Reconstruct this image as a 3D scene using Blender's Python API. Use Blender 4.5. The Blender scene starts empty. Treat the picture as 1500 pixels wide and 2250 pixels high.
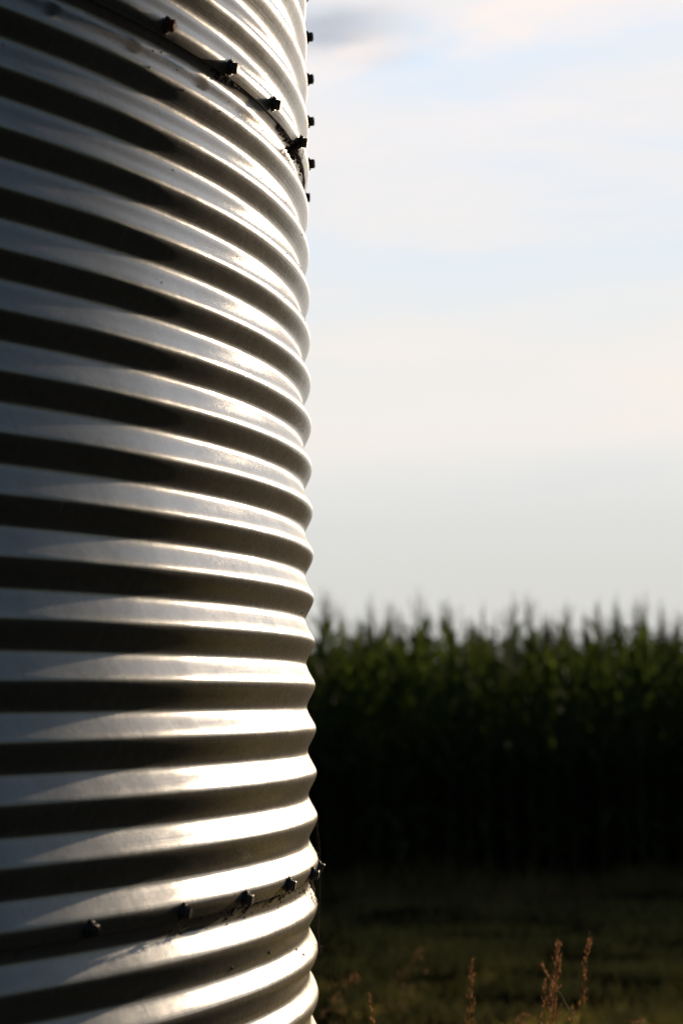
import bpy, bmesh, math, random
import numpy as np
from mathutils import Vector, Matrix, noise
R = math.radians
sc = bpy.context.scene
col = sc.collection

# ------------------------------------------------------------ camera, sky, sun
EYE = 1.5
FPX, ROLL, PITCH = 5880.0, 0.01405, 0.07226
cam_d = bpy.data.cameras.new('camera')
cam = bpy.data.objects.new('camera', cam_d); col.objects.link(cam)
cam_d.sensor_fit = 'HORIZONTAL'; cam_d.sensor_width = 14.8
cam_d.lens = FPX*14.8/1500
cam_d.clip_start = 0.05; cam_d.clip_end = 5000
fw = Vector((0, math.cos(PITCH), math.sin(PITCH)))
up0 = Vector((0, -math.sin(PITCH), math.cos(PITCH))); rt0 = Vector((1, 0, 0))
up = up0*math.cos(ROLL) + rt0*math.sin(ROLL)
rt = rt0*math.cos(ROLL) - up0*math.sin(ROLL)
cam.matrix_world = Matrix(((rt.x, up.x, -fw.x, 0), (rt.y, up.y, -fw.y, 0), (rt.z, up.z, -fw.z, EYE), (0, 0, 0, 1)))
cam_d.dof.use_dof = True; cam_d.dof.focus_distance = 3.95; cam_d.dof.aperture_fstop = 3.4
sc.camera = cam

SUN_EL, SUN_AZ = R(9.2), R(65.5)          # azimuth measured from +x towards +y (straight ahead)
sdir = Vector((math.cos(SUN_EL)*math.cos(SUN_AZ), math.cos(SUN_EL)*math.sin(SUN_AZ), math.sin(SUN_EL)))
sl = bpy.data.lights.new('sun', 'SUN'); sl.energy = 4.6; sl.angle = R(0.55); sl.color = (1.0, 0.78, 0.54)
so = bpy.data.objects.new('sun', sl); col.objects.link(so)
so.rotation_euler = sdir.to_track_quat('Z', 'Y').to_euler()
so.location = (10, 20, 12)

class NT:
    def __init__(s, tree): s.t = tree; s.n = tree.nodes; s.l = tree.links
    def new(s, typ, **kw):
        nd = s.n.new(typ)
        for k, v in kw.items(): setattr(nd, k, v)
        return nd
    def put(s, sock, v):
        if v is None: return
        if hasattr(v, 'is_linked') or isinstance(v, bpy.types.NodeSocket): s.l.new(v, sock)
        else: sock.default_value = v
    def math(s, op, a, b=None, c=None, clamp=False):
        nd = s.new('ShaderNodeMath', operation=op); nd.use_clamp = clamp
        s.put(nd.inputs[0], a); s.put(nd.inputs[1], b); s.put(nd.inputs[2], c)
        return nd.outputs[0]
    def vmath(s, op, a, b=None):
        nd = s.new('ShaderNodeVectorMath', operation=op)
        s.put(nd.inputs[0], a); s.put(nd.inputs[1], b)
        return nd.outputs[1] if op in ('DOT_PRODUCT', 'LENGTH') else nd.outputs[0]
    def mix(s, f, a, b, blend='MIX'):
        nd = s.new('ShaderNodeMix', data_type='RGBA', blend_type=blend)
        s.put(nd.inputs[0], f); s.put(nd.inputs[6], a); s.put(nd.inputs[7], b)
        return nd.outputs[2]
    def noise(s, vec, scale, detail=4, rough=.5, dist=0):
        nd = s.new('ShaderNodeTexNoise'); s.put(nd.inputs['Vector'], vec)
        nd.inputs['Scale'].default_value = scale; nd.inputs['Detail'].default_value = detail
        nd.inputs['Roughness'].default_value = rough; nd.inputs['Distortion'].default_value = dist
        return nd.outputs[0]
    def ramp(s, f, *stops):
        nd = s.new('ShaderNodeValToRGB'); s.put(nd.inputs[0], f)
        e = nd.color_ramp.elements
        while len(e) < len(stops): e.new(0.5)
        for i, (p, c) in enumerate(stops):
            e[i].position = p; e[i].color = c if len(c) == 4 else (*c, 1)
        return nd.outputs[0]
    def smooth(s, v, a, b):
        nd = s.new('ShaderNodeMapRange', interpolation_type='SMOOTHSTEP')
        s.put(nd.inputs[0], v); nd.inputs[1].default_value = a; nd.inputs[2].default_value = b
        return nd.outputs[0]
    def mapping(s, vec, scale=(1, 1, 1), loc=(0, 0, 0), rot=(0, 0, 0)):
        nd = s.new('ShaderNodeMapping'); s.put(nd.inputs[0], vec)
        nd.inputs[1].default_value = loc; nd.inputs[2].default_value = rot; nd.inputs[3].default_value = scale
        return nd.outputs[0]

world = bpy.data.worlds.new('World'); sc.world = world; world.use_nodes = True
w = NT(world.node_tree); w.n.clear()
sky = w.new('ShaderNodeTexSky', sky_type='NISHITA')
sky.sun_disc = False; sky.sun_elevation = SUN_EL; sky.sun_rotation = math.pi/2 - SUN_AZ
sky.air_density = 1.0; sky.dust_density = 1.0; sky.ozone_density = 1.5; sky.altitude = 300
tc = w.new('ShaderNodeTexCoord')
dirv = w.vmath('NORMALIZE', tc.outputs['Generated'])
sep = w.new('ShaderNodeSeparateXYZ'); w.put(sep.inputs[0], dirv)
el = w.math('MULTIPLY', w.math('ARCSINE', sep.outputs[2]), 57.2958)                       # degrees above the horizon
az = w.math('MULTIPLY', w.math('ARCTAN2', sep.outputs[0], sep.outputs[1]), 57.2958)       # degrees right of +y
# the lit cloud sheet is centred a little to the left of the sun and low
cc = (math.sin(R(12))*math.cos(R(8)), math.cos(R(12))*math.cos(R(8)), math.sin(R(8)))
ang2 = w.math('MULTIPLY', w.math('ARCCOSINE', w.math('MINIMUM', w.vmath('DOT_PRODUCT', dirv, cc), 0.99999)), 57.2958)
# thin cloud sheet, lit from behind by the low sun: brightest round the sun, fading away from it
def gaus(v, sig): return w.math('EXPONENT', w.math('MULTIPLY', w.math('POWER', w.math('DIVIDE', v, sig), 2.0), -1.0))
glow = w.math('MULTIPLY', w.math('SUBTRACT', 1.0, w.smooth(ang2, 19.0, 40.0)), w.math('SUBTRACT', 1.0, w.math('MULTIPLY', w.smooth(el, 19.0, 38.0), .7)))
cv = w.new('ShaderNodeCombineXYZ'); w.put(cv.inputs[0], w.math('ADD', az, w.math('MULTIPLY', el, -1.2))); w.put(cv.inputs[1], w.math('MULTIPLY', el, 3.2))
cn = w.noise(cv.outputs[0], 0.11, 8, .58, .8)
cv2 = w.new('ShaderNodeCombineXYZ'); w.put(cv2.inputs[0], az); w.put(cv2.inputs[1], w.math('MULTIPLY', el, 5.0)); cv2.inputs[2].default_value = 7.3
cn2 = w.noise(cv2.outputs[0], 0.085, 8, .58, .5)
wob = w.math('MULTIPLY', w.math('SUBTRACT', w.noise(cv.outputs[0], 0.35, 4, .6), 0.5), 1.6)
elw = w.math('ADD', el, wob)
# the cloud bank whose lower border runs along about five degrees above the horizon
edge = w.math('ADD', 4.7, w.math('MULTIPLY', az, 0.04))
dE = w.math('SUBTRACT', w.math('ADD', el, w.math('MULTIPLY', wob, .28)), edge)
bank = w.math('MULTIPLY', w.smooth(dE, -0.2, 1.0), w.math('SUBTRACT', 1.0, w.smooth(dE, 0.5, 5.5)))
# the bright streak that climbs to the right near the top
top = w.math('SUBTRACT', elw, w.math('ADD', 13.95, w.math('MULTIPLY', az, 0.16)))
streak = w.math('ADD', gaus(top, 0.85), w.math('MULTIPLY', gaus(w.math('ADD', top, 2.1), .55), .45))
streak = w.math('MULTIPLY', streak, w.smooth(cn, .34, .56))
# the small grey cloud low on the left of the streak
g1 = gaus(w.math('SUBTRACT', az, -0.3), 1.5); g2 = gaus(w.math('SUBTRACT', elw, 14.35), 0.42)
grey = w.math('MULTIPLY', g1, g2)
blue = (0.72, 0.83, 0.95, 1); peach = (0.96, 0.86, 0.77, 1); haze = (0.69, 0.685, 0.645, 1)
low = w.smooth(el, 2.0, 7.0)
c0 = w.mix(low, haze, (0.80, 0.825, 0.82, 1))
c0 = w.mix(w.smooth(el, 6.5, 12.5), c0, blue)
soft = w.smooth(cn2, .36, .66)
c1 = w.mix(w.math('MULTIPLY', w.math('MULTIPLY', soft, .6), w.smooth(el, 3.5, 7.0)), c0, peach)
c1 = w.mix(w.math('MULTIPLY', bank, .5), c1, peach)
c1 = w.mix(w.math('MULTIPLY', streak, .95), c1, (0.99, 0.885, 0.83, 1))
c1 = w.mix(w.math('MULTIPLY', grey, .85), c1, (0.47, 0.51, 0.58, 1))
SKY_K = 0.036
skyc = w.mix(1.0, sky.outputs[0], (SKY_K, SKY_K, SKY_K, 1), 'MULTIPLY')
front = w.mix(1.0, c1, w.mix(w.math('MULTIPLY', glow, 1.0), (0, 0, 0, 1), (1.03, 1.03, 1.04, 1)), 'MULTIPLY')
# added dimming of the low sky away from the sun, darkens the steel's reflections
skyc = w.mix(w.smooth(el, 2.0, 20.0), w.mix(1.0, skyc, (.22, .25, .30, 1), 'MULTIPLY'), skyc)
allc = w.mix(w.math('MINIMUM', w.math('MULTIPLY', glow, 1.3), 1.0), skyc, front)
bg = w.new('ShaderNodeBackground'); w.put(bg.inputs[0], allc); bg.inputs[1].default_value = 1.0
wo = w.new('ShaderNodeOutputWorld'); w.l.new(bg.outputs[0], wo.inputs[0])

sc.view_settings.view_transform = 'Standard'; sc.view_settings.look = 'None'
sc.view_settings.exposure = 0.0; sc.view_settings.gamma = 1.0
sc.render.engine = 'CYCLES'

# ------------------------------------------------------------ helpers
def mesh_np(name, V, F, mat=None, uv=None, smooth=False):
    me = bpy.data.meshes.new(name)
    V = np.asarray(V, np.float32); F = np.asarray(F, np.int32)
    n = F.shape[1]
    me.vertices.add(len(V)); me.vertices.foreach_set('co', V.ravel())
    me.loops.add(F.size); me.loops.foreach_set('vertex_index', F.ravel())
    me.polygons.add(len(F)); me.polygons.foreach_set('loop_start', np.arange(0, F.size, n, dtype=np.int32))
    try: me.polygons.foreach_set('loop_total', np.full(len(F), n, np.int32))
    except Exception: pass
    if smooth: me.polygons.foreach_set('use_smooth', np.ones(len(F), bool))
    if uv is not None:
        l = me.uv_layers.new(name='UVMap'); l.data.foreach_set('uv', np.asarray(uv, np.float32)[F.ravel()].ravel())
    me.update(calc_edges=True); me.validate()
    if mat: me.materials.append(mat)
    return me
def link(name, me, parent=None, loc=None):
    o = bpy.data.objects.new(name, me); col.objects.link(o)
    if parent: o.parent = parent
    if loc is not None: o.location = loc
    return o
def tag(o, label=None, cat=None, group=None, kind=None):
    if label: o['label'] = label
    if cat: o['category'] = cat
    if group: o['group'] = group
    if kind: o['kind'] = kind
    return o
def bm_mesh(name, bm, mat, smooth=False):
    me = bpy.data.meshes.new(name); bm.to_mesh(me); bm.free()
    if smooth:
        for p in me.polygons: p.use_smooth = True
    me.materials.append(mat); return me
def material(name):
    m = bpy.data.materials.new(name); m.use_nodes = True
    t = NT(m.node_tree); t.n.clear()
    b = t.new('ShaderNodeBsdfPrincipled'); o = t.new('ShaderNodeOutputMaterial'); t.l.new(b.outputs[0], o.inputs[0])
    return m, t, b, o

# ------------------------------------------------------------ materials
def make_metal():
    m, t, b, o = material('galvanised_steel')
    uvn = t.new('ShaderNodeUVMap'); uv = uvn.outputs[0]                        # u = metres round the bin, v = metres up
    s = t.new('ShaderNodeSeparateXYZ'); t.put(s.inputs[0], uv)
    streak = t.noise(t.mapping(uv, (1.5, 420, 1)), 1.0, 5, .62)                # fine rolling lines along the sheet
    scr = t.noise(t.mapping(uv, (520, 26, 1)), 1.0, 4, .6)                     # fine vertical grain
    blot = t.noise(t.mapping(uv, (9, 9, 1)), 1.0, 6, .6)
    spang = t.new('ShaderNodeTexVoronoi'); t.put(spang.inputs['Vector'], uv); spang.inputs['Scale'].default_value = 130
    spl = t.noise(t.mapping(uv, (60, 90, 1)), 1.0, 5, .7)
    # small dark specks of rust and fly dirt
    vor = t.new('ShaderNodeTexVoronoi'); t.put(vor.inputs['Vector'], uv); vor.inputs['Scale'].default_value = 34
    sepc = t.new('ShaderNodeSeparateColor'); t.put(sepc.inputs[0], vor.outputs['Color'])
    speck = t.math('MULTIPLY', t.math('LESS_THAN', vor.outputs['Distance'], t.math('MULTIPLY', sepc.outputs[1], .085)), t.math('GREATER_THAN', sepc.outputs[0], .80))
    base = t.ramp(t.math('ADD', t.math('MULTIPLY', blot, .6), t.math('MULTIPLY', spl, .4)), (.3, (.36, .365, .37)), (.7, (.55, .55, .545)))
    # water runs and dust: long vertical stains of their own shape
    runs = t.smooth(t.noise(t.mapping(uv, (46, 2.2, 1)), 1.0, 4, .6), .57, .74)
    base = t.mix(t.math('MULTIPLY', runs, .30), base, (.34, .31, .26, 1))
    # brown staining that bleeds out from under the two lapped seams
    zv = t.noise(t.mapping(uv, (22, 60, 1)), 1.0, 5, .65)
    stain = None
    for zs in (H0-4*P-.26*P, H0+12*P-.26*P):
        d = t.math('SUBTRACT', zs, s.outputs[1])
        mk = t.math('MULTIPLY', t.smooth(d, -.0035, .001), t.math('SUBTRACT', 1.0, t.smooth(d, .004, .022)))
        stain = mk if stain is None else t.math('MAXIMUM', stain, mk)
    stain = t.math('MULTIPLY', stain, t.smooth(zv, .34, .54))
    base = t.mix(t.math('MULTIPLY', stain, .85), base, (.13, .075, .04, 1))
    base = t.mix(speck, base, (.10, .045, .022, 1))
    t.put(b.inputs['Base Color'], base)
    b.inputs['Metallic'].default_value = 1.0
    t.put(b.inputs['Metallic'], t.math('SUBTRACT', 1.0, t.math('ADD', t.math('MULTIPLY', speck, .8), t.math('ADD', t.math('MULTIPLY', runs, .12), t.math('MULTIPLY', stain, .55))), clamp=True))
    ro = t.math('ADD', .08, t.math('ADD', t.math('MULTIPLY', blot, .10), t.math('MULTIPLY', spl, .06)))
    t.put(b.inputs['Roughness'], ro)
    h = t.math('ADD', t.math('MULTIPLY', streak, .0002), t.math('ADD', t.math('MULTIPLY', scr, .00009), t.math('MULTIPLY', spl, .00016)))
    bp = t.new('ShaderNodeBump'); bp.inputs['Strength'].default_value = 1.0; bp.inputs['Distance'].default_value = 1.0
    t.put(bp.inputs['Height'], h); t.put(b.inputs['Normal'], bp.outputs[0])
    # a thin film of chalky zinc and dust over the polished metal
    b2 = t.new('ShaderNodeBsdfDiffuse'); b2.inputs['Color'].default_value = (.46, .42, .35, 1); t.put(b2.inputs['Normal'], bp.outputs[0])
    mx = t.new('ShaderNodeMixShader'); scuff = t.smooth(t.noise(t.mapping(uv, (260, 17, 1), rot=(0, 0, .06)), 1.0, 3, .5), .66, .74)
    t.put(mx.inputs[0], t.math('ADD', t.math('ADD', .21, t.math('MULTIPLY', scuff, .4)), t.math('MULTIPLY', spl, .24)))
    b3 = t.new('ShaderNodeBsdfPrincipled'); t.put(b3.inputs['Base Color'], base); b3.inputs['Metallic'].default_value = 1.0
    b3.inputs['Roughness'].default_value = .55; t.put(b3.inputs['Normal'], bp.outputs[0])
    film = t.new('ShaderNodeMixShader'); film.inputs[0].default_value = .16
    t.l.new(b2.outputs[0], film.inputs[1]); t.l.new(b3.outputs[0], film.inputs[2])
    t.l.new(b.outputs[0], mx.inputs[1]); t.l.new(film.outputs[0], mx.inputs[2]); t.l.new(mx.outputs[0], o.inputs[0])
    return m
CX, CY, RB = -2.7212, 4.2845, 2.6739
P = 0.070; AMP = 0.0070
H0 = EYE + 0.0325                                   # height of the crest at eye level (k = 0); crests at H0 - k*P
METAL = make_metal()
def simple(name, colr, rough=.6, metal=0, var=.25, scale=30, bump=0.0):
    m, t, b, o = material(name)
    tcn = t.new('ShaderNodeTexCoord')
    n = t.noise(tcn.outputs['Object'], scale, 5, .6)
    a = tuple(c*(1-var) for c in colr)+(1,); c2 = tuple(min(1, c*(1+var)) for c in colr)+(1,)
    t.put(b.inputs['Base Color'], t.mix(t.smooth(n, .3, .7), a, c2))
    b.inputs['Roughness'].default_value = rough; b.inputs['Metallic'].default_value = metal
    if bump:
        bp = t.new('ShaderNodeBump'); bp.inputs['Strength'].default_value = .6; bp.inputs['Distance'].default_value = bump
        t.put(bp.inputs['Height'], n); t.put(b.inputs['Normal'], bp.outputs[0])
    return m
BOLT = simple('weathered_bolt_steel', (.11, .10, .09), .55, .8, .45, 260, .0006)
RUST = simple('rusty_bolt_head', (.17, .05, .028), .7, .35, .5, 300, .0008)
RUBBER = simple('black_rubber_washer', (.035, .033, .03), .6, 0, .3, 200)
DIRT = simple('seam_dirt', (.05, .035, .022), .95, 0, .5, 160)
DUST = simple('dusty_web_clump', (.27, .22, .165), .95, 0, .35, 300)
CONC = simple('concrete', (.36, .34, .31), .9, 0, .2, 12, .004)
def leafmat(name, c1, c2, trans, rough=.5, scale=3.0, tmul=(1.3, 1.5, .6)):
    m, t, b, o = material(name)
    tcn = t.new('ShaderNodeTexCoord'); gi = t.new('ShaderNodeNewGeometry')
    n = t.noise(tcn.outputs['Object'], scale, 4, .6)
    f = t.math('ADD', t.math('MULTIPLY', n, .6), t.math('MULTIPLY', gi.outputs['Random Per Island'], .5))
    c = t.mix(t.smooth(f, .25, .85), (*c1, 1), (*c2, 1))
    t.put(b.inputs['Base Color'], c); b.inputs['Roughness'].default_value = rough
    b.inputs['Specular IOR Level'].default_value = .35
    tr = t.new('ShaderNodeBsdfTranslucent'); t.put(tr.inputs[0], t.mix(1.0, c, (*tmul, 1), 'MULTIPLY'))
    mx = t.new('ShaderNodeMixShader'); mx.inputs[0].default_value = trans
    t.l.new(b.outputs[0], mx.inputs[1]); t.l.new(tr.outputs[0], mx.inputs[2]); t.l.new(mx.outputs[0], o.inputs[0])
    return m
CORN = leafmat('corn_leaf', (.055, .085, .028), (.12, .165, .055), .36, .85, tmul=(1.15, 1.2, .6))
STALK = simple('corn_stalk_green', (.05, .065, .028), .9, 0, .3, 8)
TASSEL = leafmat('corn_tassel_tan', (.12, .11, .05), (.20, .17, .08), .3, .95)
SEED = leafmat('dry_seed_head', (.30, .20, .125), (.74, .60, .44), .5, .65, 60, (1.2, .9, .6))
STEM = leafmat('dry_grass_stem', (.16, .10, .05), (.26, .18, .09), .2, .6, 20)
GRASS = leafmat('mown_grass_blades', (.17, .135, .05), (.58, .42, .22), .5, .7, 2.2)
def make_ground():
    m, t, b, o = material('grassy_soil')
    tcn = t.new('ShaderNodeTexCoord'); ob = tcn.outputs['Object']
    big = t.noise(t.mapping(ob, (.25, .9, 1)), 1.0, 6, .6); fine = t.noise(ob, 26, 6, .7)
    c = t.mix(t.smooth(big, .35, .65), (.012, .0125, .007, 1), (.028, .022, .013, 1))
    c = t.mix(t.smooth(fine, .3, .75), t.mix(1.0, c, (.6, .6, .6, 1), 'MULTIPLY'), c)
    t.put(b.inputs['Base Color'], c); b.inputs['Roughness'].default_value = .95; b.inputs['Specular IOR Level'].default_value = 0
    bp = t.new('ShaderNodeBump'); bp.inputs['Strength'].default_value = .8; bp.inputs['Distance'].default_value = .04
    t.put(bp.inputs['Height'], fine); t.put(b.inputs['Normal'], bp.outputs[0])
    return m
GROUND = make_ground()

# ------------------------------------------------------------ ground
def make_ground_mesh():
    g = np.concatenate([-np.geomspace(1500, 12, 14), np.linspace(-10, 12, 60), np.geomspace(14, 1500, 14)])
    gy = np.concatenate([-np.geomspace(1500, 8, 12), np.linspace(-6, 26, 80), np.geomspace(30, 2500, 14)])
    X, Y = np.meshgrid(g, gy); nx = len(g); ny = len(gy)
    Z = np.zeros_like(X)
    for j in range(ny):
        for i in range(nx):
            x, y = X[j, i], Y[j, i]
            if -12 < x < 14 and 5 < y < 26: Z[j, i] = .035*noise.noise(Vector((x*.5, y*.8, 0))) + .02*noise.noise(Vector((x*1.7, y*2.3, 4)))
    idx = np.arange(nx*ny).reshape(ny, nx)
    F = np.stack([idx[:-1, :-1], idx[:-1, 1:], idx[1:, 1:], idx[1:, :-1]], -1).reshape(-1, 4)
    return mesh_np('ground', np.stack([X, Y, Z], -1).reshape(-1, 3), F, GROUND, smooth=True)
tag(link('ground', make_ground_mesh()), 'dark grassy farmyard ground between the grain bin and the corn', 'ground', kind='structure')

# ------------------------------------------------------------ grain bin
S = .75; NORM = math.asin(S)
def prof(z):                                        # radial offset of the corrugation, crest at the outside
    ph = (z - H0)/P*2*np.pi
    return AMP*(np.arcsin(S*np.cos(ph))/NORM) - AMP
binr = link('grain_bin', None, loc=(CX, CY, 0))
tag(binr, 'large round corrugated galvanised steel grain bin filling the left of the photo', 'grain bin')
def pt(a, z, off=0.0):
    r = RB + float(prof(np.array(z))) + off
    return Vector((r*math.cos(a), r*math.sin(a), z))
def sheet(k_top, k_bot, a0, a1, hi):
    """one curved sheet: k index of the seam crests at its top and bottom, az range in degrees"""
    zt = H0 - k_top*P + 0.25*P; zb = H0 - k_bot*P - 0.26*P
    n = int(round((zt-zb)/P*(26 if hi else 10)))
    na = int((a1-a0)/(0.25 if hi else 1.0))
    z = np.linspace(zb, zt, n+1)
    a = np.radians(np.linspace(a0 - .55, a1 + .55, na+1))
    A, Z = np.meshgrid(a, z)
    fr = (Z - zb)/(zt-zb)
    off = 0.0020*(1-fr)                                              # lower edge laps outside the sheet below
    off = off + 0.0005*np.clip((np.degrees(A)-(a1-.9))/.5, 0, 1)     # one end laps outside the next sheet
    kk = (Z-zb)/P
    deg = np.degrees(A)
    pull = np.abs(np.sin(np.radians(deg/5.0*180)))                   # 0 at each bolt, 1 half way
    wav = np.array([noise.noise(Vector((d*.35, k_bot*1.3, 0))) for d in deg[0]])[None, :]
    off = off + np.exp(-(kk/.22)**2)*(0.0006*pull + .0008*wav) + .0005*np.clip(1-kk/.30, 0, 1)**1.3
    if hi:                                                           # slight waviness of real sheet metal
        wv = np.zeros_like(A)
        za = z[::13]; 
        for j0, zz in enumerate(za):
            row = [noise.noise(Vector((d*.12, zz*9, 2.5)))*.0007 + noise.noise(Vector((d*.6, zz*22, 8)))*.00022 for d in deg[0]]
            wv[j0*13] = row
        idxs = np.arange(0, len(z), 13)
        for c in range(wv.shape[1]): wv[:, c] = np.interp(np.arange(len(z)), idxs, wv[idxs, c])
        off = off + wv
    r = RB + prof(Z) + off
    rows = [np.stack([r*np.cos(A), r*np.sin(A), Z], -1)]
    uvs = [np.stack([A*RB, Z], -1)]
    # thickness: turn the bottom edge inward
    for t_, dz in ((.0012, 0.0), (.0012, .012)):
        rr = r[0]-t_; rows.insert(0, np.stack([rr*np.cos(A[0]), rr*np.sin(A[0]), Z[0]+dz], -1)[None]); uvs.insert(0, np.stack([A[0]*RB, Z[0]], -1)[None])
    V = np.concatenate(rows, 0); U = np.concatenate(uvs, 0)
    ny, nx = V.shape[:2]
    idx = np.arange(nx*ny).reshape(ny, nx)
    F = np.stack([idx[:-1, :-1], idx[:-1, 1:], idx[1:, 1:], idx[1:, :-1]], -1).reshape(-1, 4)
    me = mesh_np('wall_sheet', V.reshape(-1, 3), F, METAL, U.reshape(-1, 2), True)
    me.set_sharp_from_angle(angle=R(50))
    return link('wall_sheet', me, binr)
rings = [(4, 20.7, 10.6), (-12, 4, 30.6), (-28, -12, 0.6), (-44, -28, 30.6), (-60, -44, 0.6)]
for k_top, k_bot, s0 in rings:
    for q in range(6):
        a1 = s0 + 60*q; a1 = a1 if a1 < 180 else a1-360; a0 = a1-60
        hi = (a0 < 0.7 and a1 > -34 and k_bot >= -12)
        sheet(k_top, k_bot, a0, a1, hi)
EAVE = H0 + 60*P
# roof: ribbed cone, with peak cap
def cone_mesh():
    n = 180; prf = [(RB+.09, EAVE-.03), (RB+.05, EAVE+.01), (RB-.3, EAVE+.17), (1.5, EAVE+.72), (.36, EAVE+1.33)]
    V = []
    for j, (r_, z_) in enumerate(prf):
        for i in range(n):
            rib = .02 if i % 6 == 0 else 0
            a = 2*math.pi*i/n; V.append((r_*math.cos(a), r_*math.sin(a), z_+rib))
    F = [(j*n+i, j*n+(i+1) % n, (j+1)*n+(i+1) % n, (j+1)*n+i) for j in range(len(prf)-1) for i in range(n)]
    return mesh_np('roof', V, F, METAL, uv=[(math.atan2(v[1], v[0])*RB, v[2]) for v in V])
roof = link('roof', cone_mesh(), binr)
bm = bmesh.new(); bmesh.ops.create_cone(bm, cap_ends=True, segments=40, radius1=.44, radius2=.05, depth=.22, matrix=Matrix.Translation((0, 0, EAVE+1.45)))
link('roof_cap', bm_mesh('roof_cap', bm, BOLT), roof)
bm = bmesh.new(); bmesh.ops.create_cone(bm, cap_ends=True, segments=120, radius1=RB+.22, radius2=RB+.20, depth=.16, matrix=Matrix.Translation((0, 0, .0)))
link('foundation', bm_mesh('foundation', bm, CONC), binr)

# bolts: hexagonal head on a flange, on a rubber washer; axis along +x
def head_mesh(mat, seed):
    # a little over 16 mm across the flats, slightly different for every seed
    rnd = random.Random(seed); bm = bmesh.new()
    M = Matrix.Rotation(R(90), 4, 'Y')
    Rx = Matrix.Rotation(R(rnd.uniform(0, 60)), 4, 'X')
    def cyl(seg, r1, r2, d, x): bmesh.ops.create_cone(bm, cap_ends=True, segments=seg, radius1=r1, radius2=r2, depth=d, matrix=Rx @ Matrix.Translation((x+d/2, 0, 0)) @ M)
    cyl(28, .0098, .0088, .0016, .0022)
    cyl(6, .0080, .0080, .0056, .0036)
    cyl(6, .0079, .0066, .0007, .0094)
    cyl(18, .0052, .0048, .0006, .0099)
    bmesh.ops.scale(bm, vec=(1.12, 1.04, 1.04), verts=bm.verts)
    return bm_mesh('bolt', bm, mat)
def washer_mesh():
    bm = bmesh.new(); M = Matrix.Rotation(R(90), 4, 'Y')
    bmesh.ops.create_cone(bm, cap_ends=True, segments=32, radius1=.0112, radius2=.0106, depth=.0018, matrix=Matrix.Translation((.0003, 0, 0)) @ M)
    bmesh.ops.create_cone(bm, cap_ends=True, segments=32, radius1=.0100, radius2=.0096, depth=.0020, matrix=Matrix.Translation((.0014, 0, 0)) @ M)
    bmesh.ops.scale(bm, vec=(1.1, 1.07, 1.07), verts=bm.verts)
    return bm_mesh('washer', bm, RUBBER)
heads = [head_mesh(BOLT, s_) for s_ in (1, 2, 3)]; rusty = head_mesh(RUST, 5); wmesh = washer_mesh()
TILT = R(13)
def bolt(azd, k, me, tilt=TILT):
    a = R(azd); z = H0-k*P
    p = pt(a, z, .0028)
    o = link('bolt', me, binr)
    o.matrix_local = Matrix.Translation(p) @ Matrix.Rotation(a, 4, 'Z') @ Matrix.Rotation(tilt, 4, 'Y')
    link('washer', wmesh, o)
    return o
vis = []
rest = []
rb_ = random.Random(3)
for k_top, k_bot, s0 in rings:
    for j in range(72):
        azd = -180 + 5*j
        (vis if (-32 < azd < 2 and k_bot in (-12, 4)) else rest).append((azd+rb_.uniform(-.12, .12), k_bot+.09+rb_.uniform(-.03, .03), k_bot, azd))
    for q in range(6):
        a1 = s0+60*q; a1 = a1 if a1 < 180 else a1-360
        for k in range(int(k_top)+1, int(k_bot)+1):
            (vis if (abs(a1-.6) < .1 and -17 < k <= -12) else rest).append((a1-.15, k-.12 if k > k_bot-.5 else k-.12, 0, a1))
for i, (azd, k, kb, a_) in enumerate(vis):
    if kb == -12 and a_ == 0: continue
    azd = {(-12, -20): -20.4, (-12, -15): -15.4, (-12, -10): -10.4, (-12, -5): -4.8, (4, -25): -25.2, (4, -15): -14.9, (4, -10): -9.7, (4, -5): -4.3}.get((kb, a_), azd)
    b_ = bolt(azd, k, rusty if (kb == -12 and a_ == -20) else heads[i % 3], TILT if kb else R(-3))
    if kb == -12 and a_ == -20: b_['label'] = 'rusty reddish bolt head high on the upper seam'
# every other bolt of the bin (out of the photograph) as one part
bmr = bmesh.new()
for azd, k, kb, a_ in rest:
    a = R(azd); T = Matrix.Translation(pt(a, H0-k*P, .0028)) @ Matrix.Rotation(a, 4, 'Z') @ Matrix.Rotation(R(90), 4, 'Y')
    bmesh.ops.create_cone(bmr, cap_ends=True, segments=6, radius1=.0085, radius2=.008, depth=.009, matrix=T @ Matrix.Translation((0, 0, .005)))
    bmesh.ops.create_cone(bmr, cap_ends=True, segments=10, radius1=.0108, radius2=.0104, depth=.003, matrix=T @ Matrix.Translation((0, 0, .0012)))
tag(link('bolt', bm_mesh('bolt', bmr, BOLT), binr), kind='stuff')

# dirt and rust crumbs caught along the two seams
def crumbs(name, mat, spots, seed, label):
    rnd = random.Random(seed); bm = bmesh.new()
    for azd, z, w_, h_, t_ in spots:
        a = R(azd); p = pt(a, z, .0004+t_*.3)
        M = Matrix.Translation(p) @ Matrix.Rotation(a, 4, 'Z') @ Matrix.Diagonal((t_, w_, h_, 1))
        r = bmesh.ops.create_icosphere(bm, subdivisions=2, radius=1)
        sd = rnd.uniform(0, 99)
        for v in r['verts']:
            v.co = v.co*(1+.7*noise.noise(v.co*1.7+Vector((sd, 0, 0)))); v.co = M @ v.co
    o = link(name, bm_mesh(name, bm, mat), binr); o['label'] = label; o['kind'] = 'stuff'
    return o
rc = random.Random(12)
sp = []
zl = H0-4*P-.26*P; zu = H0+12*P-.26*P
for i in range(150):
    az_ = rc.uniform(-15.5, -6.5); sp.append((az_, zl-abs(rc.gauss(0, .0015)), rc.uniform(.001, .0045), rc.uniform(.0006, .0018), .0012))
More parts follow.
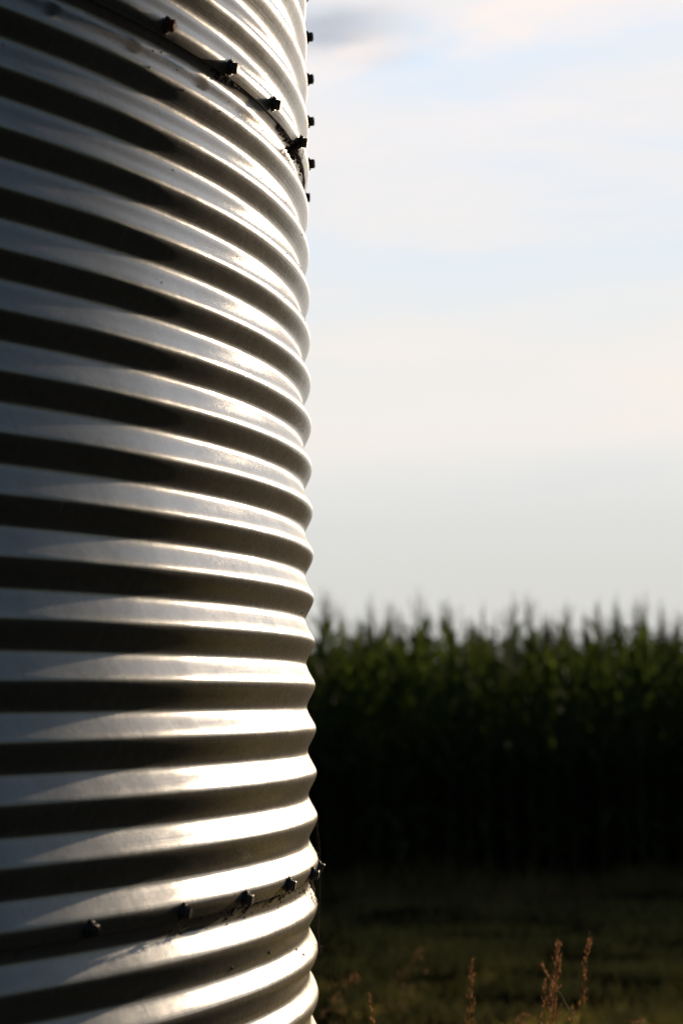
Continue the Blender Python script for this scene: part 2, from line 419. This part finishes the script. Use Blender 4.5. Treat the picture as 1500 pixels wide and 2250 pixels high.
for az_, dz, hh in ((-15.3, .007, .0075), (-13.9, .006, .0060), (-10.9, .004, .0035), (-9.5, .006, .005), (-9.0, .0045, .0055), (-8.2, .003, .0025), (-15.6, .015, .003), (-14.0, .013, .0025), (-11.0, .009, .002)):
    for q in range(3): sp.append((az_+rc.uniform(-.1, .1), zl-dz*(.4+.5*q), rc.uniform(.0012, .0026), hh*rc.uniform(.3, .6), .0012))
for i in range(26): sp.append((rc.uniform(-19, -4), zl-rc.uniform(.002, .02), .0008, .0009, .0008))
crumbs('seam_dirt', DIRT, sp, 1, 'dark dirt crumbs stuck under the lower seam')
sp = []
for i in range(170):
    az_ = rc.choice([rc.uniform(-8.5, -1), rc.uniform(-16.5, -14)]); sp.append((az_, zu-abs(rc.gauss(0, .003)), rc.uniform(.001, .004), rc.uniform(.0008, .0028), .0016))
for i in range(40): sp.append((rc.gauss(-5.2, .5), zu-rc.uniform(-.004, .012), rc.uniform(.001, .003), rc.uniform(.001, .003), .003))
for i in range(24): sp.append((rc.uniform(-22, -1), zu+rc.uniform(-.06, .05), .0009, .0011, .0008))
crumbs('seam_dirt', DIRT, sp, 2, 'dark rusty dirt along the upper seam edge')
# scattered flakes and fly specks elsewhere on the sheets
sp = []
for i in range(90):
    z = H0+rc.uniform(-.6, 1.2); sp.append((rc.uniform(-27, 0), z, rc.uniform(.0006, .0017), rc.uniform(.0006, .0022), .0007))
for az_, z in ((-11.3, H0-5.35*P), (-6.4, H0-5.6*P), (-5.6, H0-5.75*P), (-15.3, H0-5.4*P), (-3.3, H0+1.62*P)): sp.append((az_, z, .0026, .0030, .0016))
crumbs('dirt_speck', simple('rusty_fleck', (.13, .05, .025), .8, 0, .5, 200), sp, 3, 'small rusty flecks scattered over the sheets')

# ------------------------------------------------------------ cobwebs (things of their own)
def web(name, label, strands, clumps, seed):
    """strands: list of world point lists; clumps: (point, radius, count)"""
    rnd = random.Random(seed); bm = bmesh.new()
    def tube(pts, r):
        prev = None
        for i, p in enumerate(pts):
            d = (Vector(pts[min(i+1, len(pts)-1)])-Vector(pts[max(i-1, 0)])).normalized()
            s_ = d.orthogonal().normalized(); t_ = d.cross(s_)
            ring = [bm.verts.new(Vector(p)+r*(math.cos(q*2.094)*s_+math.sin(q*2.094)*t_)) for q in range(3)]
            if prev:
                for q in range(3): bm.faces.new((prev[q], prev[(q+1) % 3], ring[(q+1) % 3], ring[q]))
            prev = ring
    for a, b_, r, sag in strands:
        a = Vector(a); b_ = Vector(b_); n = 14; pts = []
        for i in range(n+1):
            f = i/n; p = a.lerp(b_, f); p.z -= sag*4*f*(1-f)
            p += Vector((rnd.gauss(0, .0011), rnd.gauss(0, .0011), 0)); pts.append(p)
        tube(pts, r)
        for i in range(int((b_-a).length*260)):
            p = a.lerp(b_, rnd.random()); rr = rnd.uniform(.0003, .0010)
            bmesh.ops.create_icosphere(bm, subdivisions=1, radius=rr, matrix=Matrix.Translation(p+Vector((rnd.gauss(0, .0008), rnd.gauss(0, .0008), 0))))
    for c, rad, n in clumps:
        c = Vector(c)
        for i in range(n):
            d = Vector((rnd.gauss(0, 1), rnd.gauss(0, 1), rnd.gauss(0, 1)))*rad*.45
            bmesh.ops.create_icosphere(bm, subdivisions=1, radius=rnd.uniform(.15, .38)*rad, matrix=Matrix.Translation(c+d) @ Matrix.Diagonal((1, 1, rnd.uniform(.6, 1.6), 1)))
            tube([c+d*.5, c+d*1.6+Vector((rnd.gauss(0, rad*.3), 0, rnd.gauss(0, rad*.3))), c+d*2.2], .0002)
    o = link(name, bm_mesh(name, bm, DUST)); tag(o, label, 'cobweb', 'dusty cobwebs on the bin')
    return o
B0 = Vector((CX, CY, 0))
def wp(azd, k, off=0): return B0 + pt(R(azd), H0-k*P, off)
web('cobweb', 'thin dusty cobweb strands hanging past the lower seam bolts at the bin edge',
    [(wp(.5, 2.9, .001), wp(.4, 4.0, .007), .0005, 0), (wp(.4, 4.1, .007), wp(.6, 6.0, .001), .0007, .0), (wp(-4, 4.2, .006), wp(.0, 5.0, .0), .0004, .002),
     (wp(-2, 4.3, .0), wp(.2, 5.0, .0015), .0005, .001), (wp(.2, 3.0, .0), wp(.2, 3.9, .003), .0003, 0), (wp(-3.6, 4.35, .004), wp(-1.5, 4.9, .0), .0004, .001), (wp(0, 5.0, .002), wp(.4, 6.0, .0), .0005, 0)],
    [(wp(.6, 6.0, .002), .0050, 46), (wp(.4, 4.6, .001), .0022, 14), (wp(-3.5, 4.5, .001), .0026, 16)], 4)
web('cobweb', 'pale dusty cobweb tuft dangling under a lower seam bolt',
    [(wp(-19.9, 4.2, .010), wp(-20.4, 4.45, .006), .0007, 0), (wp(-19.7, 4.2, .010), wp(-19.4, 4.55, .004), .0007, 0)],
    [(wp(-20.3, 4.44, .006), .0034, 26), (wp(-19.5, 4.5, .004), .0034, 28)], 6)
web('cobweb', 'small grubby cobweb below the last upper seam bolt near the edge',
    [(wp(-4.8, -12, .010), wp(-2.2, -11.6, .003), .0004, .002), (wp(-5, -12.0, .008), wp(-4.2, -11.5, .002), .0004, .0)], [(wp(-4.9, -11.72, .003), .0036, 24)], 9)
web('cobweb', 'wisp of cobweb off the bin edge just under the upper seam', [(wp(-.5, -11.75, .0), wp(.8, -11.3, .003), .0003, .001), (wp(-.6, -11.7, .001), wp(.5, -11.4, .003), .0003, .001)],
    [(wp(.5, -11.7, .001), .0016, 8)], 9)

# ------------------------------------------------------------ corn
def leaf_blade(rnd, base, azm, L, W, rise, droop, segs=9):
    V = []; F = []
    d = Vector((math.cos(azm), math.sin(azm), 0)); side = Vector((-d.y, d.x, 0))
    p = Vector(base); ang = rise; st = L/segs; tw = rnd.uniform(-.5, .5)
    for i in range(segs+1):
        f = i/segs; ww = W*(.55+.6*f if f < .4 else .79*(1-((f-.4)/.6)**1.6)) + .0012
        s_ = (side*math.cos(tw*f)+Vector((0, 0, 1))*math.sin(tw*f)*.7)
        lift = Vector((0, 0, ww*.35))
        wv = Vector((0, 0, math.sin(i*1.9+azm)*.006))
        V += [p-s_*ww+lift+wv, p.copy(), p+s_*ww+lift-wv]
        if i: b = 3*(i-1); F += [(b, b+1, b+4, b+3), (b+1, b+2, b+5, b+4)]
        p = p + st*(d*math.cos(ang)+Vector((0, 0, math.sin(ang))))
        ang -= droop/segs*(.4+1.4*f)
    return V, F
def tube_np(pts, rads, n=5):
    V = []; F = []
    for i, (p, r) in enumerate(zip(pts, rads)):
        for q in range(n): V.append((p[0]+r*math.cos(6.283*q/n), p[1]+r*math.sin(6.283*q/n), p[2]))
        if i:
            for q in range(n): F.append(((i-1)*n+q, (i-1)*n+(q+1) % n, i*n+(q+1) % n, i*n+q))
    return V, F
def corn_parts(seed, segs=9):
    rnd = random.Random(seed); H = rnd.uniform(1.86, 2.02)
    lean = Vector((rnd.gauss(0, .02), rnd.gauss(0, .02), 0))
    pts = [(lean.x*z*z*.3, lean.y*z*z*.3, z) for z in np.linspace(0, H, 10)]
    S_ = tube_np(pts, [.014-.0085*i/9 for i in range(10)])
    LV, LF = [], []
    plane = rnd.uniform(0, 3.14); n = rnd.randint(15, 17)
    for i in range(n):
        f = (i+1)/n; z = .10+(H-.17)*f
        azm = plane+math.pi*(i % 2)+rnd.gauss(0, .35)
        L = rnd.uniform(.62, .85)*(1-.58*max(0, f-.6)/.4)*(.7 if f < .2 else 1)
        rise = R(rnd.uniform(50, 66)+14*f); droop = R(rnd.uniform(85, 150))*(1.15-.62*f)
        v, fc = leaf_blade(rnd, (lean.x*z*z*.3, lean.y*z*z*.3, z), azm, L, rnd.uniform(.034, .046), rise, droop, segs)
        o_ = len(LV); LV += v; LF += [tuple(q+o_ for q in x) for x in fc]
    TV, TF = [], []
    top = Vector(pts[-1]); hT = rnd.uniform(.30, .52)
    for i in range(rnd.randint(4, 7)):
        a = rnd.uniform(0, 6.28); sp_ = 0 if i == 0 else rnd.uniform(.08, .34); l = hT if i == 0 else hT*rnd.uniform(.5, .75)
        b0 = top+Vector((0, 0, -.05 if i == 0 else rnd.uniform(0.0, .08)))
        q = [b0+Vector((math.cos(a)*sp_*l*t_, math.sin(a)*sp_*l*t_, l*t_*(1-.35*sp_*t_))) for t_ in (0, .3, .6, .85, 1)]
        v, fc = tube_np(q, [.003, .0036, .0034, .0026, .001], 4)
        o_ = len(TV); TV += v; TF += [tuple(x+o_ for x in y) for y in fc]
    # one ear half way up, in its husk
    ze = rnd.uniform(.95, 1.15); ae = plane+rnd.choice([0, math.pi]); c_, s_ = math.cos(ae), math.sin(ae)
    epts = [(.02*c_+c_*.09*t_, .02*s_+s_*.09*t_, ze+.24*t_) for t_ in (0, .2, .45, .7, .9, 1)]
    v, fc = tube_np(epts, [.012, .024, .028, .024, .014, .004], 7)
    return S_, (LV, LF), (TV, TF), (v, fc)
NV = 9
variants = []
HUSK = simple('corn_husk', (.07, .09, .04), .95, 0, .3, 20)
for i in range(NV):
    a, b_, c_, d_ = corn_parts(100+i)
    variants.append((mesh_np('stalk', a[0], a[1], STALK, smooth=True), mesh_np('leaves', b_[0], b_[1], CORN, smooth=True),
                     mesh_np('tassel', c_[0], c_[1], TASSEL, smooth=True), mesh_np('ear', d_[0], d_[1], HUSK, smooth=True)))
rcn = random.Random(77)
ROW0, DR = 21.9, .76
indiv = []; mass = []
for rI in range(26):
    y = ROW0+DR*rI
    x = -14+rcn.random()*.2
    while x < 26:
        p_ = (x+rcn.gauss(0, .02), y+rcn.gauss(0, .035), rcn.uniform(0, 6.28), rcn.uniform(.90, 1.05)+.035*noise.noise(Vector((x*1.3, y*.9, 3))))
        (indiv if (rI < 9 and -.75 < x < 3.0*y/22+.55) else mass).append(p_)
        x += .17+rcn.uniform(-.03, .04)
print('corn individual', len(indiv), 'mass', len(mass))
indiv = indiv[:260]
for i, (x, y, rz, s_) in enumerate(indiv):
    vv = variants[rcn.randrange(NV)]
    e = link('corn_plant', None, loc=(x, y, 0)); e.rotation_euler = (0, 0, rz); e.scale = (s_, s_, s_)
    tag(e, 'tall green tasselled corn plant in the shaded front rows of the cornfield', 'corn plant', 'corn plants in the front rows of the field')
    for nm, me in zip(('stalk', 'leaves', 'tassel', 'ear'), vv): link(nm, me, e)
def merged_corn(ps):
    lib = []
    for i in range(6):
        a, b_, c_, d_ = corn_parts(300+i, 5)
        lib.append([(np.array([tuple(q) for q in g[0]], np.float32), np.array(g[1], np.int32)) for g in (a, b_, c_)])
    VV, FF, MI = [], [], []; n0 = 0
    for x, y, rz, s_ in ps:
        c, s2 = math.cos(rz), math.sin(rz); M = np.array([[c, -s2, 0], [s2, c, 0], [0, 0, 1]], np.float32)*s_
        for mi, (V, F) in enumerate(rcn.choice(lib)):
            VV.append(V@M.T+np.array([x, y, 0], np.float32)); FF.append(F+n0); MI.append(np.full(len(F), mi, np.int32)); n0 += len(V)
    me = mesh_np('cornfield', np.concatenate(VV), np.concatenate(FF), None, smooth=True)
    for m in (STALK, CORN, TASSEL): me.materials.append(m)
    me.polygons.foreach_set('material_index', np.concatenate(MI)); me.update()
    return me
tag(link('cornfield', merged_corn(mass)), 'deep field of tall green corn stretching away behind the front rows', 'cornfield', kind='stuff')

# ------------------------------------------------------------ grass on the ground
def grass_mesh():
    rg = np.random.default_rng(5)
    N = 190000
    y = 7.6+14.2*rg.random(N)**.8; x = rg.uniform(-.25, .36, N)*y*1.0
    keep = ((x-CX)**2+(y-CY)**2 > (RB+.25)**2)
    x, y = x[keep], y[keep]; n = len(x)
    dens = np.array([noise.noise(Vector((a*1.1, b*1.6, 0)))+.5*noise.noise(Vector((a*3.1, b*3.6, 5))) for a, b in zip(x, y)])
    k2 = rg.random(n) < np.clip(.55+1.3*dens, .08, 1)
    x, y, dens = x[k2], y[k2], dens[k2]; n = len(x)
    h = (.035+.06*rg.random(n)**2)*(1+.9*np.clip(dens, -.3, 1))*(1+2.2*np.clip((y-20.3)/1.2, 0, 1))
    a = rg.uniform(0, 6.28, n); wd = rg.uniform(.0018, .004, n); b = a+rg.normal(0, 1, n); ln = h*rg.uniform(.2, 1.2, n)
    z0 = np.array([(.035*noise.noise(Vector((u*.5, v*.8, 0)))+.02*noise.noise(Vector((u*1.7, v*2.3, 4)))) for u, v in zip(x, y)])-.006
    sx, sy = np.cos(a)*wd, np.sin(a)*wd
    V = np.zeros((n, 5, 3), np.float32)
    V[:, 0] = np.stack([x-sx, y-sy, z0], -1); V[:, 1] = np.stack([x+sx, y+sy, z0], -1)
    mx, my = x+np.cos(b)*ln*.35, y+np.sin(b)*ln*.35
    V[:, 2] = np.stack([mx+sx*.8, my+sy*.8, z0+h*.6], -1); V[:, 3] = np.stack([mx-sx*.8, my-sy*.8, z0+h*.6], -1)
    V[:, 4] = np.stack([x+np.cos(b)*ln, y+np.sin(b)*ln, z0+h], -1)
    base = np.arange(n)[:, None]*5
    F = np.concatenate([base+np.array([0, 1, 2]), base+np.array([0, 2, 3]), base+np.array([3, 2, 4])], 0)
    return mesh_np('grass', V.reshape(-1, 3), F, GRASS)
tag(link('grass', grass_mesh()), 'short patchy brown and green grass between the bin and the corn', 'grass', kind='stuff')

# ------------------------------------------------------------ dry grass stems with seed heads
def unproject(u, v, depth):
    """a point of the photograph (in its 1500 x 2250 grid) taken to a place at the given distance"""
    a = (u-750)/FPX; b = (1125-v)/FPX
    return Vector((0, 0, EYE)) + depth*(fw + rt*a + up*b)
def spikelet(V, F, p, d, L, W, rnd):
    d = d.normalized(); s_ = d.orthogonal().normalized(); t_ = d.cross(s_); b = len(V)
    a = rnd.uniform(0, 6.28); s2 = s_*math.cos(a)+t_*math.sin(a); t2 = d.cross(s2)
    V.append(p)
    for q in range(4):
        an = q*math.pi/2; V.append(p+d*L*.38+(s2*math.cos(an)*W+t2*math.sin(an)*W*.6))
    V.append(p+d*L*.8+s2*W*.2); V.append(p+d*L)
    for q in range(4): F.append((b, b+1+q, b+1+(q+1) % 4)); F.append((b+5, b+1+(q+1) % 4, b+1+q))
    F.append((b+5, b+1, b+6)); F.append((b+5, b+6, b+2))
def tri_tube(V, F, pts, rads):
    for i, (p, r) in enumerate(zip(pts, rads)):
        d = (pts[min(i+1, len(pts)-1)]-pts[max(i-1, 0)]).normalized(); s_ = d.orthogonal().normalized(); t_ = d.cross(s_)
        b = len(V)
        for q in range(4): V.append(p+r*(math.cos(q*1.5708)*s_+math.sin(q*1.5708)*t_))
        if i:
            for q in range(4):
                a0, a1, b0, b1 = b-4+q, b-4+(q+1) % 4, b+q, b+(q+1) % 4
                F.append((a0, a1, b1)); F.append((a0, b1, b0))
def grass_head(label, top, bot, depth, seed, spread=.010, open_=False, side=0.0, n=None, extra=None):
    """seed head between two photo points; its stem goes on down to the ground"""
    rnd = random.Random(seed)
    T = unproject(*top, depth); B = unproject(*bot, depth)
    down = (B-T).normalized(); root = Vector((B.x+down.x*.25+rnd.gauss(0, .05), B.y+rnd.gauss(0, .06), 0))
    e = link('seed_head_grass', None, loc=root); tag(e, label, 'grass stem', 'dry seed head grasses in the foreground')
    SV, SF = [], []
    P0 = Vector((0, 0, 0)); P3 = T-root; PB = B-root
    pts = []
    for i in range(15):                                  # quadratic curve to the base of the head, then straight-ish to the tip
        f = i/14; c = PB-(P3-PB).normalized()*PB.z*.45
        pts.append((1-f)**2*P0+2*f*(1-f)*c+f*f*PB)
    tri_tube(SV, SF, pts, [.0016-.0009*i/14 for i in range(15)])
    ax = P3-PB; HL = ax.length
    bend = Vector((side, 0, 0))
    axis = [PB+ax*f+bend*math.sin(f*2.2)*HL for f in np.linspace(0, 1, 12)]
    tri_tube(SV, SF, axis, [.0007-.0004*i/11 for i in range(12)])
    link('stem', mesh_np('stem', SV, SF, STEM), e)
    # two long dry blades low on the stem
    LV, LF = [], []
    for q in range(2):
        a = rnd.uniform(0, 6.28); z0 = PB.z*rnd.uniform(.15, .4); pr = None; p = P0.lerp(PB, z0/PB.z); an = R(70)
        for i in range(8):
            w_ = .0022*(1-i/7.5); b = len(LV); sd = Vector((-math.sin(a), math.cos(a), 0))
            LV += [p-sd*w_, p+sd*w_]
            if i: LF += [(b-2, b-1, b+1), (b-2, b+1, b)]
            p = p+.03*Vector((math.cos(a)*math.cos(an), math.sin(a)*math.cos(an), math.sin(an))); an -= R(13)
    link('blade', mesh_np('blade', LV, LF, STEM), e)
    V, F = [], []
    n = n or int(HL*520)
    for i in range(n):
        f = rnd.random()**.9; k = min(10, int(f*11)); p = axis[k].lerp(axis[k+1], f*11-k)
        a = rnd.uniform(0, 6.28); out = Vector((math.cos(a), math.sin(a), 0)); u_ = (axis[k+1]-axis[k]).normalized()
        w_ = spread*(1-.75*f)*(.35+.65*math.sin(min(1, f*3+.25)*1.57))
        if open_:
            l = w_*rnd.uniform(.6, 1.6); tip = p+(u_*.5+out*.9).normalized()*l+Vector((side*l*1.5, 0, -abs(l)*.35))
            tri_tube(V, F, [p, (p+tip)/2+u_*l*.15, tip], [.0002, .00018, .00015])
            for m in range(3): spikelet(V, F, tip+Vector((rnd.gauss(0, .002), rnd.gauss(0, .002), rnd.gauss(0, .002))), out*.6+Vector((side, 0, -.5)), rnd.uniform(.006, .010), .0010, rnd)
        else:
            q0 = p+out*rnd.uniform(.1, 1)*w_
            tri_tube(V, F, [p-u_*w_*.6, q0], [.0002, .0002])
            spikelet(V, F, q0, u_*1.5+out*rnd.uniform(.1, .6), rnd.uniform(.006, .0105), rnd.uniform(.0011, .0019), rnd)
    link('seed_head', mesh_np('seed_head', V, F, SEED), e)
    return e
grass_head('reddish dry seed head in the middle foreground, standing alone', (1035, 2110), (1032, 2262), 4.9, 1, .011)
grass_head('tallest dry seed head of the foreground, slender and nearly straight, rightmost', (1295, 2052), (1278, 2215), 4.9, 2, .010)
grass_head('dense bushy dry seed head just left of the tallest one', (1226, 2070), (1212, 2262), 4.8, 3, .017, n=150)
grass_head('thin dry seed head leaning into the left side of the bushy one', (1190, 2122), (1224, 2175), 4.85, 4, .005)
grass_head('narrow dry seed head rising between the bushy and the lone one, low on the left', (1196, 2158), (1192, 2268), 4.8, 5, .009)
grass_head('short dry seed head low to the right of the bushy one', (1257, 2218), (1248, 2300), 4.9, 6, .007)
grass_head('small dark dry seed head close to the bin at the bottom edge', (811, 2186), (826, 2282), 4.6, 7, .006)
grass_head('blurred loose brown seed head bending right beside the bin, highest of the loose ones', (893, 2085), (862, 2160), 7.6, 8, .034, True, .35, 26)
grass_head('blurred loose brown seed head bending right, below the highest loose one', (868, 2165), (838, 2225), 7.6, 9, .034, True, .35, 22)
grass_head('blurred loose seed head arching against the edge of the bin', (748, 2142), (712, 2170), 6.8, 10, .024, True, .6, 18)
grass_head('blurred loose seed head drooping at the very edge of the bin, near the bottom', (716, 2182), (703, 2238), 6.8, 11, .022, True, .4, 22)
grass_head('loose brown seed head arching low between the lone and the small dark one', (1128, 2226), (1096, 2250), 5.6, 12, .016, True, .6, 16)
grass_head('single drooping seed head at the bottom right corner', (1388, 2236), (1366, 2244), 5.2, 13, .008, True, .8, 8)
